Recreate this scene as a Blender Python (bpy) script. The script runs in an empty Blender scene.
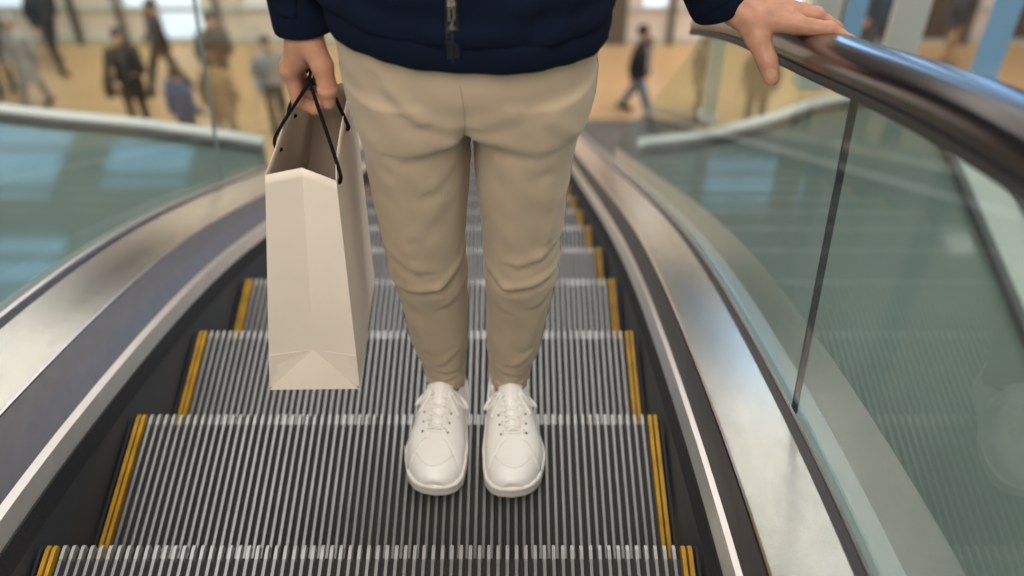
import bpy, bmesh, math, random
import numpy as np
from mathutils import Vector, Matrix
from mathutils.bvhtree import BVHTree

random.seed(7); rng = np.random.RandomState(7)
SC = bpy.context.scene
COL = SC.collection
R = math.radians

# ------------------------------------------------------------------ camera, world, lights, exposure
CAM = (0.217, -1.31, 1.69)
cam_d = bpy.data.cameras.new('camera'); cam = bpy.data.objects.new('camera', cam_d); COL.objects.link(cam)
cam_d.sensor_width = 36; cam_d.lens = 36 * 1130 / 1024
cam.location = CAM; cam.rotation_euler = (R(90 - 45.6), 0, 0)
cam_d.clip_start = .02; cam_d.clip_end = 200
cam_d.dof.use_dof = True; cam_d.dof.focus_distance = 1.68; cam_d.dof.aperture_fstop = 2.3
SC.camera = cam
SC.view_settings.view_transform = 'Standard'; SC.view_settings.look = 'None'
SC.view_settings.gamma = 1; SC.view_settings.use_curve_mapping = False
SC.view_settings.exposure = 0.0
w = bpy.data.worlds.new('world'); SC.world = w; w.use_nodes = True
w.node_tree.nodes['Background'].inputs[0].default_value = (1, .972, .96, 1)
w.node_tree.nodes['Background'].inputs[1].default_value = .58

def lamp(name, loc, size, power, col, target=None, sy=None):
    d = bpy.data.lights.new(name, 'AREA'); d.energy = power; d.color = col
    d.shape = 'RECTANGLE'; d.size = size; d.size_y = sy or size
    o = bpy.data.objects.new(name, d); COL.objects.link(o); o.location = loc
    if target is not None:
        o.rotation_euler = (Vector(target) - Vector(loc)).to_track_quat('-Z', 'Y').to_euler()
    return o
# ceiling lamps of the atrium; the hall pair is added warm fill
lamp('ceiling_lamp_landing', (-.6, -3.0, 4.6), 2.2, 165, (1, .90, .78), (0.1, 0, .4))
lamp('ceiling_lamp_side', (3.2, 1.2, 5.0), 1.8, 80, (1, .97, .93), (0, 0.3, 0))
lamp('ceiling_lamp_ahead', (-2.6, 3.6, 5.4), 1.6, 70, (.97, .98, 1), (0, .4, 0))
lamp('ceiling_lamp_row', (.3, 6.0, 5.6), 3.0, 90, (1, .98, .97), (0, 1.5, 0), .7)
lamp('hall_lamp_left', (-5, 13.0, -4.2), 5, 260, (1, .84, .66), (-4, 14.4, -9.6), 3)
lamp('hall_lamp_right', (5, 13.0, -4.2), 5, 240, (1, .84, .66), (4, 14.4, -9.6), 3)

# ------------------------------------------------------------------ materials
def nt(m): return m.node_tree.nodes, m.node_tree.links
def mat(name, col, rough=.5, metal=0, spec=.5, var=0.0, vscale=20, bump=0, bscale=200, stretch=None, coat=0, sheen=0, sss=0, emit=None, estr=0, aniso=0):
    m = bpy.data.materials.new(name); m.use_nodes = True
    N, L = nt(m); b = N['Principled BSDF']
    b.inputs['Base Color'].default_value = (*col, 1); b.inputs['Roughness'].default_value = rough
    b.inputs['Metallic'].default_value = metal; b.inputs['Specular IOR Level'].default_value = spec
    b.inputs['Coat Weight'].default_value = coat; b.inputs['Coat Roughness'].default_value = .08
    b.inputs['Sheen Weight'].default_value = sheen
    b.inputs['Anisotropic'].default_value = aniso
    if sss:
        b.inputs['Subsurface Weight'].default_value = sss
        b.inputs['Subsurface Radius'].default_value = (.012, .004, .002); b.inputs['Subsurface Scale'].default_value = 1
    if emit: b.inputs['Emission Color'].default_value = (*emit, 1); b.inputs['Emission Strength'].default_value = estr
    tc = N.new('ShaderNodeTexCoord'); mp = N.new('ShaderNodeMapping'); L.new(tc.outputs['Object'], mp.inputs[0])
    if stretch: mp.inputs['Scale'].default_value = stretch
    if var:
        n = N.new('ShaderNodeTexNoise'); n.inputs['Scale'].default_value = vscale; n.inputs['Detail'].default_value = 4
        L.new(mp.outputs[0], n.inputs['Vector'])
        r = N.new('ShaderNodeValToRGB')
        r.color_ramp.elements[0].position = .3; r.color_ramp.elements[1].position = .7
        r.color_ramp.elements[0].color = (*[max(0, c * (1 - var)) for c in col], 1)
        r.color_ramp.elements[1].color = (*[min(1, c * (1 + var)) for c in col], 1)
        L.new(n.outputs['Fac'], r.inputs[0]); L.new(r.outputs[0], b.inputs['Base Color'])
    if bump:
        n2 = N.new('ShaderNodeTexNoise'); n2.inputs['Scale'].default_value = bscale; n2.inputs['Detail'].default_value = 3
        L.new(mp.outputs[0], n2.inputs['Vector'])
        bp = N.new('ShaderNodeBump'); bp.inputs['Strength'].default_value = bump; bp.inputs['Distance'].default_value = .002
        L.new(n2.outputs['Fac'], bp.inputs['Height']); L.new(bp.outputs[0], b.inputs['Normal'])
    return m
def glass_mat(name, tint, ior=1.5):
    m = bpy.data.materials.new(name); m.use_nodes = True
    N, L = nt(m); N.remove(N['Principled BSDF']); out = N['Material Output']
    t = N.new('ShaderNodeBsdfTransparent'); t.inputs[0].default_value = (*tint, 1)
    g = N.new('ShaderNodeBsdfGlossy'); g.inputs['Roughness'].default_value = .015; g.inputs[0].default_value = (.95, 1, .98, 1)
    f = N.new('ShaderNodeFresnel'); f.inputs[0].default_value = ior
    mx = N.new('ShaderNodeMixShader'); ge = N.new('ShaderNodeNewGeometry'); iv = N.new('ShaderNodeMath'); iv.operation = 'SUBTRACT'; iv.inputs[0].default_value = 1; L.new(ge.outputs['Backfacing'], iv.inputs[1])
    ml = N.new('ShaderNodeMath'); ml.operation = 'MULTIPLY'; L.new(f.outputs[0], ml.inputs[0]); L.new(iv.outputs[0], ml.inputs[1])
    L.new(ml.outputs[0], mx.inputs[0]); L.new(t.outputs[0], mx.inputs[1]); L.new(g.outputs[0], mx.inputs[2])
    L.new(mx.outputs[0], out.inputs[0]); return m
def cloth_mat(name, col, scale=900, var=.06, rough=.85, sheen=.15, strength=.12, spec=.25):
    m = mat(name, col, rough, var=var, vscale=9, sheen=sheen, spec=spec)
    N, L = nt(m); b = N['Principled BSDF']
    tc = N['Texture Coordinate']; wv = N.new('ShaderNodeTexWave'); wv.inputs['Scale'].default_value = scale / 6
    wv.inputs['Distortion'].default_value = 1.5; L.new(tc.outputs['Object'], wv.inputs['Vector'])
    n2 = N.new('ShaderNodeTexNoise'); n2.inputs['Scale'].default_value = scale; L.new(tc.outputs['Object'], n2.inputs['Vector'])
    ad = N.new('ShaderNodeMath'); ad.operation = 'ADD'; L.new(wv.outputs['Fac'], ad.inputs[0]); L.new(n2.outputs['Fac'], ad.inputs[1])
    bp = N.new('ShaderNodeBump'); bp.inputs['Strength'].default_value = strength; bp.inputs['Distance'].default_value = .001
    L.new(ad.outputs[0], bp.inputs['Height']); L.new(bp.outputs[0], b.inputs['Normal']); return m

M = {}
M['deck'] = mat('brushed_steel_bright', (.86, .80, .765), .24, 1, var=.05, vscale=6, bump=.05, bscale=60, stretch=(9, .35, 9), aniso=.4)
M['inner'] = mat('brushed_steel_dark', (.18, .165, .158), .48, 1, var=.06, vscale=6, bump=.05, bscale=60, stretch=(9, .35, 9))  # steel darkened in the colour to imitate dark reflections
M['trim'] = mat('steel_trim', (.84, .81, .78), .33, 1, var=.04, vscale=8, stretch=(4, .5, 4))
M['skirt'] = mat('skirt_panel', (.06, .066, .074), .6, .1, var=.12, vscale=5)
M['brush'] = mat('black_bristle', (.010, .010, .011), .85, var=.5, vscale=60, stretch=(1, 6, 1), bump=.5, bscale=120)
M['rubber'] = mat('black_rubber', (.018, .018, .02), .5)
M['gasket'] = mat('gasket_rubber', (.02, .022, .026), .38)
M['handrail'] = mat('handrail_rubber', (.012, .009, .011), .20, spec=.5)
M['handrail_lip'] = mat('handrail_lip', (.04, .038, .038), .5)
M['rib'] = mat('step_aluminium', (.285, .277, .265), .42, .7, var=.10, vscale=14, stretch=(3, .6, 3))
M['groove'] = mat('step_groove', (.022, .023, .024), .7)
M['tooth'] = mat('worn_aluminium', (.42, .405, .39), .42, .5)
M['yellow'] = mat('yellow_edge', (.47, .255, .012), .55, var=.2, vscale=25)
M['glass'] = glass_mat('balustrade_glass', (.86, .925, .90), 1.27)
M['glass_left'] = glass_mat('clear_glass', (.88, .935, .915), 1.13)
M['glass_edge'] = mat('glass_edge', (.03, .07, .06), .2)
M['cladding'] = mat('truss_cladding', (.32, .36, .35), .4, .5)
M['slab'] = mat('polished_stone', (.145, .178, .155), .05, spec=.55, var=.16, vscale=1.2)
M['curb'] = mat('white_curb', (.80, .77, .74), .35)
M['curbdark'] = mat('dark_curb', (.10, .10, .10), .5)
M['floor'] = mat('honey_floor', (.56, .385, .215), .25, spec=.6, var=.10, vscale=.5)
M['floorgrey'] = mat('grey_floor', (.15, .145, .14), .25, var=.1, vscale=1)
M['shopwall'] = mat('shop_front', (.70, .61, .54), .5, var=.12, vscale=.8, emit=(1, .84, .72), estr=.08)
M['mullion'] = mat('mullion', (.16, .15, .14), .4, .5)
M['post'] = mat('pale_post', (.55, .58, .53), .4, .2)
M['bluepane'] = mat('blue_fin', (.22, .42, .62), .15, spec=.8)
M['screen'] = mat('lit_panel', (.7, .8, 1), .4, emit=(.72, .82, 1), estr=.9)
M['sky'] = mat('skylight_pane', (.3, .6, .9), .4, emit=(.34, .68, 1.0), estr=4.0)
M['bluewin'] = mat('blue_window', (.3, .55, .9), .4, emit=(.28, .56, 1.0), estr=2.8)
M['bronze'] = mat('bronze_cladding', (.10, .085, .075), .5)
M['pale'] = mat('pale_gallery', (.68, .60, .555), .6)
M['warmstrip'] = mat('cove_light', (1, .95, .9), .4, emit=(1, .93, .86), estr=3.0)
M['darkpane'] = mat('dark_shop_glass', (.10, .085, .075), .2)
M['skybar'] = mat('skylight_bar', (.5, .55, .58), .5)
M['skin'] = mat('skin', (.45, .228, .143), .46, var=.16, vscale=45, bump=.12, bscale=300, sss=.12, spec=.4)
M['skin2'] = mat('skin_far', (.50, .30, .21), .55)
M['nail'] = mat('nail', (.49, .265, .18), .3)
M['trousers'] = cloth_mat('khaki_twill', (.45, .352, .245), strength=.14)
M['seam'] = mat('khaki_thread', (.36, .28, .20), .8)
M['navy'] = cloth_mat('navy_cloth', (.0042, .0082, .0205), var=.15, sheen=.0, rough=.95, spec=.10, strength=.2)
M['navy2'] = cloth_mat('navy_band', (.0038, .0073, .0185), var=.12, sheen=.0, rough=.95, spec=.10, strength=.2)
M['tape'] = mat('zip_tape', (.006, .008, .014), .7)
M['zip'] = mat('zip_metal', (.50, .46, .42), .35, 1)
M['shoe'] = mat('white_leather', (.86, .835, .80), .42, var=.02, vscale=20, bump=.05, bscale=350)
M['sole'] = mat('white_sole', (.83, .79, .73), .5, var=.03, vscale=20)
M['lace'] = mat('white_lace', (.88, .855, .82), .75, bump=.25, bscale=500)
M['stitch'] = mat('shoe_stitch', (.60, .57, .52), .7)
M['eyelet'] = mat('eyelet', (.10, .09, .085), .5)
M['hair'] = mat('dark_hair', (.02, .015, .012), .5)
M['paper'] = mat('cream_paper', (.87, .765, .645), .62, var=.025, vscale=12, bump=.06, bscale=40, spec=.3)
M['kraft'] = mat('inner_paper', (.60, .50, .41), .7, var=.03, vscale=12)  # cream paper darkened in the colour for the bag's shaded inside
M['cord'] = mat('black_cord', (.006, .006, .007), .8, spec=.12, bump=.4, bscale=600)
M['hole'] = mat('punched_hole', (.05, .04, .035), .8)
M['iris'] = mat('brown_iris', (.03, .018, .01), .2)
M['eyewhite'] = mat('eye', (.8, .78, .75), .2)

# ------------------------------------------------------------------ object helpers
def link(name, me, parent=None):
    o = bpy.data.objects.new(name, me); COL.objects.link(o)
    if parent is not None: o.parent = parent
    return o
def mesh(name, verts, faces, m, parent=None, smooth=False, mi=None):
    me = bpy.data.meshes.new(name)
    me.from_pydata([tuple(v) for v in verts], [], [tuple(int(i) for i in f) for f in faces])
    for k in (m if isinstance(m, (list, tuple)) else [m]): me.materials.append(k)
    if mi is not None: me.polygons.foreach_set('material_index', np.asarray(mi, dtype=np.int32))
    if smooth: me.polygons.foreach_set('use_smooth', [True] * len(me.polygons))
    me.update(); return link(name, me, parent)
def fixn(o):
    bm = bmesh.new(); bm.from_mesh(o.data); bmesh.ops.recalc_face_normals(bm, faces=bm.faces); bm.to_mesh(o.data); bm.free(); return o
def empty(name, loc, label=None, cat=None, group=None):
    o = bpy.data.objects.new(name, None); COL.objects.link(o); o.location = loc; o.empty_display_size = .1
    tag(o, label, cat, group); return o
def tag(o, label=None, cat=None, group=None, kind=None):
    if label: o['label'] = label
    if cat: o['category'] = cat
    if group: o['group'] = group
    if kind: o['kind'] = kind
    return o
class MB:
    def __init__(s): s.v = []; s.f = []; s.mi = []
    def box(s, x0, x1, y0, y1, z0, z1, mi=0):
        n = len(s.v)
        s.v += [(x0,y0,z0),(x1,y0,z0),(x1,y1,z0),(x0,y1,z0),(x0,y0,z1),(x1,y0,z1),(x1,y1,z1),(x0,y1,z1)]
        for f in ((0,3,2,1),(4,5,6,7),(0,1,5,4),(1,2,6,5),(2,3,7,6),(3,0,4,7)): s.f.append(tuple(n+i for i in f)); s.mi.append(mi)
    def prism(s, sec, path, mi=0, cap=True):   # sec: list of rings already placed: path = list of rings
        n = len(s.v); k = len(path[0])
        for ring in path: s.v += [tuple(p) for p in ring]
        for a in range(len(path) - 1):
            for i in range(k):
                j = (i + 1) % k
                s.f.append((n+a*k+i, n+a*k+j, n+(a+1)*k+j, n+(a+1)*k+i)); s.mi.append(mi)
        if cap:
            s.f.append(tuple(n+i for i in reversed(range(k)))); s.mi.append(mi)
            e = n + (len(path)-1)*k; s.f.append(tuple(e+i for i in range(k))); s.mi.append(mi)
    def tube(s, pts, r, seg=8, mi=0, flat=1.0, up=None):
        pts = [Vector(p) for p in pts]; rings = []; prev = None
        for i, p in enumerate(pts):
            t = (pts[min(i+1, len(pts)-1)] - pts[max(i-1, 0)])
            t = t.normalized() if t.length > 1e-9 else Vector((0, 0, 1))
            if up is not None: nrm = Vector(up[i]) if hasattr(up[0], '__len__') else Vector(up)
            elif prev is not None: nrm = prev
            else: nrm = Vector((0, 0, 1)) if abs(t.z) < .9 else Vector((1, 0, 0))
            nrm = (nrm - t * nrm.dot(t))
            nrm = nrm.normalized() if nrm.length > 1e-9 else t.orthogonal().normalized()
            prev = nrm; b = t.cross(nrm); rr = r[i] if hasattr(r, '__len__') else r
            rings.append([p + b * math.cos(2*math.pi*k/seg) * rr + nrm * math.sin(2*math.pi*k/seg) * rr * flat for k in range(seg)])
        s.prism(None, rings, mi)
    def build(s, name, m, parent=None, smooth=False, fix=True):
        o = mesh(name, s.v, s.f, m, parent, smooth, s.mi)
        return fixn(o) if fix else o
def spline(pts, n=8):
    P = [np.array(p, float) for p in pts]; P = [2*P[0]-P[1]] + P + [2*P[-1]-P[-2]]; out = []
    for i in range(1, len(P)-2):
        for k in range(n):
            t = k / n; a, b, c, d = P[i-1:i+3]
            out.append(.5*((2*b)+(-a+c)*t+(2*a-5*b+4*c-d)*t*t+(-a+3*b-3*c+d)*t**3))
    out.append(P[-2]); return [tuple(p) for p in out]

# ------------------------------------------------------------------ implicit surfaces
def surface_nets(f, lo, hi, h):
    lo = np.array(lo, float); n = np.ceil((np.array(hi) - lo) / h).astype(int) + 1
    ax = [lo[i] + h * np.arange(n[i]) for i in range(3)]
    X, Y, Z = np.meshgrid(*ax, indexing='ij')
    V = f(X, Y, Z).astype(np.float32)
    cs = [(a, b, c) for a in (0, 1) for b in (0, 1) for c in (0, 1)]
    sl = lambda a, m: slice(a, m - 1 + a)
    C = {k: V[sl(k[0], n[0]), sl(k[1], n[1]), sl(k[2], n[2])] for k in cs}
    neg = sum((C[k] < 0).astype(np.int8) for k in cs)
    act = (neg > 0) & (neg < 8)
    idx = np.argwhere(act); ida = -np.ones(act.shape, np.int64); ida[act] = np.arange(len(idx))
    cv = {k: C[k][act] for k in cs}
    acc = np.zeros((len(idx), 3)); cnt = np.zeros(len(idx))
    for k in cs:
        for d in range(3):
            if k[d] == 0:
                k2 = tuple(1 if i == d else k[i] for i in range(3))
                a, b = cv[k], cv[k2]; m = (a < 0) != (b < 0)
                t = np.where(m, a / np.where(m, a - b, 1), 0)
                p = np.tile(np.array(k, float), (len(idx), 1)); p[:, d] += t
                acc[m] += p[m]; cnt[m] += 1
    verts = lo + h * (idx + acc / cnt[:, None])
    faces = []
    for d in range(3):
        u, v = (d + 1) % 3, (d + 2) % 3
        s0 = [slice(None)] * 3; s1 = [slice(None)] * 3; s0[d] = slice(0, -1); s1[d] = slice(1, None)
        A, B = V[tuple(s0)], V[tuple(s1)]
        for flip, m in ((False, (A < 0) & (B >= 0)), (True, (A >= 0) & (B < 0))):
            e = np.argwhere(m)
            e = e[(e[:, u] > 0) & (e[:, v] > 0) & (e[:, u] < n[u]-1) & (e[:, v] < n[v]-1)]
            q = []
            for du, dv in ((-1, -1), (0, -1), (0, 0), (-1, 0)):
                c = e.copy(); c[:, u] += du; c[:, v] += dv
                q.append(ida[c[:, 0], c[:, 1], c[:, 2]])
            q = np.stack(q, 1)
            if flip: q = q[:, ::-1]
            faces.append(q)
    F = np.concatenate(faces); F = F[(F >= 0).all(1)]
    return verts, F
def smin(a, b, k):
    h = np.maximum(k - np.abs(a - b), 0) / k
    return np.minimum(a, b) - h * h * k / 4
def smax(a, b, k): return -smin(-a, -b, k)
def cone(P, a, b, r1, r2):
    X, Y, Z = P; d = np.subtract(b, a); L2 = max(float(np.dot(d, d)), 1e-12)
    x, y, z = X - a[0], Y - a[1], Z - a[2]
    t = np.clip((x*d[0] + y*d[1] + z*d[2]) / L2, 0, 1)
    return np.sqrt((x - t*d[0])**2 + (y - t*d[1])**2 + (z - t*d[2])**2) - (r1 + (r2 - r1) * t)
def chain(P, pts, rad, k=.004):
    f = None
    for i in range(len(pts) - 1):
        c = cone(P, pts[i], pts[i+1], rad[i], rad[i+1]); f = c if f is None else smin(f, c, k)
    return f
def ell(P, c, r):
    x, y, z = (P[0]-c[0])/r[0], (P[1]-c[1])/r[1], (P[2]-c[2])/r[2]
    q = np.sqrt(x*x+y*y+z*z); return (q - 1) * min(r)
def loftf(P, table, e=2.0):
    t = np.array(table, float); t = t[np.argsort(t[:, 0])]; z = P[2]
    cx, cy, rx, ry = (np.interp(z, t[:, 0], t[:, i]) for i in (1, 2, 3, 4))
    q = (np.abs((P[0]-cx)/rx)**e + np.abs((P[1]-cy)/ry)**e) ** (1/e)
    return (q - 1) * np.minimum(rx, ry)
def dense(tab, n=40):    # smooth a loft table
    t = np.array(tab, float); t = t[np.argsort(t[:, 0])]; z = np.linspace(t[0, 0], t[-1, 0], n)
    c = [np.interp(z, t[:, 0], t[:, i]) for i in range(1, 5)]
    for _ in range(2): c = [np.concatenate([a[:1], (a[:-2] + 2*a[1:-1] + a[2:]) / 4, a[-1:]]) for a in c]
    return np.stack([z] + c, 1)
def joined(name, parts, m, parent=None, mi=None, smooth=True):
    vs, fs, n = [], [], 0
    for v, f in parts: vs.append(v); fs.append(f + n); n += len(v)
    V = np.concatenate(vs); F = np.concatenate(fs)
    me = bpy.data.meshes.new(name); me.from_pydata(V.tolist(), [], F.tolist())
    for k in (m if isinstance(m, (list, tuple)) else [m]): me.materials.append(k)
    if mi is not None: me.polygons.foreach_set('material_index', np.asarray(mi(V[F].mean(1)), dtype=np.int32))
    me.polygons.foreach_set('use_smooth', [smooth] * len(me.polygons)); me.update()
    return link(name, me, parent)

# ------------------------------------------------------------------ escalator profile
_ny = [-3.2, -2.0, -1.6, -1.2, -.8, -.4, 0, .4, .8, 1.2, 1.6, 13.4]
_nz = [.54, .53, .50, .44, .335, .19, 0, -.205, -.44, -.705, -.98, -.98 - 11.8 * .70]
def Nz(y): return float(np.interp(y, _ny, _nz))
_gy = np.arange(-3.4, 13.6, .02); _gz = np.interp(_gy, _ny, _nz)
_gs = _gz
for _w in (21, 21, 15): _gs = np.convolve(np.pad(_gs, _w // 2, mode='reflect', reflect_type='odd'), np.ones(_w) / _w, 'valid')
def Ns(y): return float(np.interp(y, _gy, _gs))
def ys(a, b):
    out = list(np.arange(a, min(b, 3.0), .05))
    if b > 3.0: out += list(np.arange(3.0, b, .6))
    return out + [b]
def extrude(name, sec, y0, y1, m, parent, smooth=False, dh=lambda y: 0):
    b = MB(); b.prism(None, [[(x, y, Ns(y) + h + dh(y)) for x, h in sec] for y in ys(y0, y1)])
    return b.build(name, m, parent, smooth)
FLOOR_Z = -9.6
ESC_END = 13.3

# ------------------------------------------------------------------ escalator balustrades
def balustrade(side, label):
    s = side
    root = empty('escalator_balustrade', (s * .6, 0, FLOOR_Z), label, 'escalator side')
    def P(sec): return [(s * x, h) for x, h in sec]
    if s > 0: b1, h1, b2, h2, g, hg = .545, .158, .655, .157, .676, .165
    else:     b1, h1, b2, h2, g, hg = .598, .172, .728, .196, .757, .205
    y0, y1 = -2.2, ESC_END
    def ex(n, sec, m, sm=False, a=y0, b=y1):
        o = extrude(n, P(sec), a, b, m, root, sm); o.matrix_parent_inverse = root.matrix_basis.inverted(); return o
    ex('skirt_panel', [(.506, -.42), (.520, -.42), (.520, .045), (.506, .045)], M['skirt'])
    ex('skirt_brush', [(.499, .038), (.520, .034), (.522, .072), (.507, .074)], M['brush'])
    ex('lower_trim', [(.508, .072), (.512, .068), (.530, .085), (.528, .102), (.519, .100)] if s > 0 else [(.510, .070), (.514, .066), (.538, .088), (.536, .108), (.522, .104)], M['trim'])
    a0, ah = (.5285, .100) if s > 0 else (.5365, .106)
    mx, mh = a0 * .5 + b1 * .5, ah * .5 + h1 * .5
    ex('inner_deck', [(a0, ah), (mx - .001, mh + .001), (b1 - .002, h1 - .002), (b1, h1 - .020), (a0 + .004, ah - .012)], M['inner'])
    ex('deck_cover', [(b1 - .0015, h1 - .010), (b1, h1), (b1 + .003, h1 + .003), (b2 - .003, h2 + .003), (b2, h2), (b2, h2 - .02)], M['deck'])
    ex('glass_gasket', [(b2 + .0005, h2 - .03), (b2 + .001, h2 - .003), (g - .0075, hg - .006), (g - .007, hg - .03)], M['gasket'])
    ex('glass_seat_strip', [(g - .0068, hg - .03), (g - .0068, hg - .004), (g - .0052, hg + .003), (g - .0052, hg - .03)] if s > 0 else [(g - .0068, hg - .03), (g - .0115, hg - .001), (g - .0052, hg + .004), (g - .0052, hg - .03)], M['trim'])
    ex('outer_cladding', [(g + .006, hg - .02), (g + .05, hg - .02), (g + .05, -1.0), (g + .006, -1.0)], M['cladding'])
    # glass panels, joints a little inclined
    seams = ([-2.15, -.165, 2.6] if s > 0 else [-2.15, -1.3, .10, 1.60, 2.9, 4.2, 5.5, 6.8, 8.1, 9.4, 10.7, 12.0, 13.2])
    if s > 0:
        top = lambda y: .785 if y < .9 else .785 - .50 * min(1, ((y - .9) / 1.7)) ** .8
    else: top = lambda y: 1.06
    lean = .16 if s > 0 else .20
    for i in range(len(seams) - 1):
        ya, yb = seams[i] + .003, seams[i+1] - .003
        pts = []
        for t in np.linspace(0, 1, max(8, int((yb - ya) / .08))):
            y = ya + (yb - ya) * t
            rows = []
            for k in np.linspace(0, 1, 5):
                hh = (hg - .02) + k * (top(y) - (hg - .02)); yy = y + lean * (hh - hg)
                rows.append((yy, Ns(yy) + hh))
            pts.append(rows)
        V, F = [], []; nx = len(pts)
        for side_x in (g - .005, g + .005):
            for rows in pts:
                for yy, zz in rows: V.append((s * side_x, yy, zz))
        o_ = nx * 5
        for a in range(nx - 1):
            for k in range(4):
                q = [a*5+k, (a+1)*5+k, (a+1)*5+k+1, a*5+k+1]; F.append(q); F.append([o_ + j for j in reversed(q)])
        mi = [0] * len(F)
        def rim(i0, i1): F.append([i0, i1, i1 + o_, i0 + o_]); mi.append(0)
        for k in range(4): rim(k, k+1); rim((nx-1)*5+k, (nx-1)*5+k+1)
        for a in range(nx - 1): rim(a*5, (a+1)*5); mi[-1] = 0; rim(a*5+4, (a+1)*5+4); mi[-1] = 0
        o = mesh('glass_panel', V, F, [M['glass'] if s > 0 else M['glass_left'], M['glass_edge']], root, False, mi); fixn(o)
        o.matrix_parent_inverse = root.matrix_basis.inverted()
        if i < len(seams) - 2 and i < 5:
            y = seams[i+1]; jb = MB(); rings = []
            for hh in np.linspace(hg - .01, top(y), 8):
                yy = y + lean * (hh - hg); z = Ns(yy) + hh
                rings.append([(s*(g-.0052), yy-.0022, z), (s*(g+.0052), yy-.0022, z), (s*(g+.0052), yy+.0022, z), (s*(g-.0052), yy+.0022, z)])
            jb.prism(None, rings); o = jb.build('glass_joint', M['gasket'] if s > 0 else M['cladding'], root); o.matrix_parent_inverse = root.matrix_basis.inverted()
    # guide the belt runs on
    dh = rail_dh(s)
    gh = .772 if s > 0 else 1.045
    o = extrude('handrail_guide', P([(g - .026, gh), (g + .026, gh), (g + .026, gh + .009), (g - .026, gh + .009)]), y0, .90 if s > 0 else ESC_END, M['trim'], root, False, dh)
    o.matrix_parent_inverse = root.matrix_basis.inverted()
    return root
def rail_dh(s):
    return (lambda y: .09 * .12 * math.log(1 + math.exp(min(60, -y / .12)))) if s > 0 else (lambda y: 0)
def handrail(s, label):
    g, h0 = (.676, .768) if s > 0 else (.757, 1.046)
    root = empty('escalator_handrail', (s * g, 0, 0), label, 'handrail')
    sec = [(-.046, 0), (-.053, .012), (-.055, .028), (-.052, .046), (-.042, .060), (-.022, .069), (0, .072), (.022, .069), (.042, .060), (.052, .046), (.055, .028), (.053, .012), (.046, 0), (.036, .004), (.034, .02), (0, .024), (-.034, .02), (-.036, .004)]
    sec = [(x * .92, h * .86) for x, h in sec]
    dh = rail_dh(s); y0 = -2.2; y1 = .93 if s > 0 else ESC_END
    b = MB(); rings = [[(s * (g + x), y, Ns(y) + h0 + h + dh(y)) for x, h in sec] for y in ys(y0, y1)]
    if s > 0:
        for t in (.35, .65, .87, .99):
            c = math.sqrt(max(0, 1 - t*t)); y = y1 + .05 * t
            rings.append([(s * (g + x * (c*.75+.25)), y, Ns(y) + h0 + .03 + (h - .03) * (c*.8+.2)) for x, h in sec])
    b.prism(None, rings); o = b.build('belt', M['handrail'], root, True); o.matrix_parent_inverse = root.matrix_basis.inverted()
    lp = [(s * (g + x), h0 + h) for x, h in [(-.0490, -.003), (-.0512, .003), (-.0515, .011), (-.043, .010), (-.041, -.003)]]
    o = extrude('belt_lip', lp, y0, y1, M['handrail_lip'], root, False, dh); o.matrix_parent_inverse = root.matrix_basis.inverted()
    o['label'] = 'dull grey lower lip of the belt'
    return root
balustrade(1, 'escalator side with clear glass and steel deck right of the man')
balustrade(-1, 'escalator side with glass and wide steel deck beyond the paper bag')
handrail(1, 'glossy black handrail belt under the man\'s resting hand')
handrail(-1, 'black handrail belt along the top of the left glass side')

# ------------------------------------------------------------------ escalator steps
def rib_ring(xc, wt, wb, y, zt, zb): return [(xc - wb, y, zb), (xc - wt, y, zt), (xc + wt, y, zt), (xc + wb, y, zb)]
def step_master():
    pitch = .0140; root = empty('escalator_step', (0, 0, 0))
    t = MB(); t.box(-.498, .498, -.391, -.004, -.030, -.0115, 1)
    nr = int(.466 / pitch)
    xs = [i * pitch for i in range(-nr, nr + 1)]
    for x in xs:
        t.prism(None, [rib_ring(x, .0023, .0031, y, 0, -.0116) for y in (-.391, -.012)], 0)
    t.build('tread', [M['rib'], M['groove']], root, fix=True)
    q = MB()
    for x in xs:
        q.prism(None, [rib_ring(x, .0026, .0033, -.012, 0, -.0116), rib_ring(x, .0024, .0031, .004, .0004, -.012), rib_ring(x, .0026, .0032, .012, -.0015, -.014), rib_ring(x, .0018, .0022, .016, -.006, -.018)], 0)
    o = q.build('nosing_teeth', M['tooth'], root); o['label'] = 'bright worn rib ends'
    for s in (-1, 1):
        e = MB()
        for k, wd in ((0, .0030), (1, .0032), (2, .0022)):
            x = s * (.4765 + k * .0100)
            e.prism(None, [rib_ring(x, wd, wd + .0008, y, z, -.0116) for y, z in ((-.391, .0008), (.004, .0008), (.013, -.003))], 1 if k == 2 else 0)
        o = e.build('edge_strip', [M['yellow'], M['groove']], root); o['label'] = 'yellow edge strip'
    r = MB(); r.box(-.498, .498, -.010, -.004, -.30, -.0301, 0)
    for x in np.arange(-.49, .491, .014): r.box(x - .003, x + .003, -.0041, .003, -.30, -.031, 0)
    r.build('riser', M['groove'], root)
    return root
step0 = step_master()
STEP_LABEL = {0: 'nearest grooved escalator step, only its far edge in view', 1: 'grooved grey escalator step under the toes of the white sneakers',
  2: 'grooved escalator step below the man, its edge crossing the paper bag', 3: 'grooved escalator step whose edge passes behind the trouser shins',
  4: 'escalator step with yellow edge behind the man\'s knees', 5: 'small blurred escalator step just beyond the knee-high one'}
children0 = list(step0.children)
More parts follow.
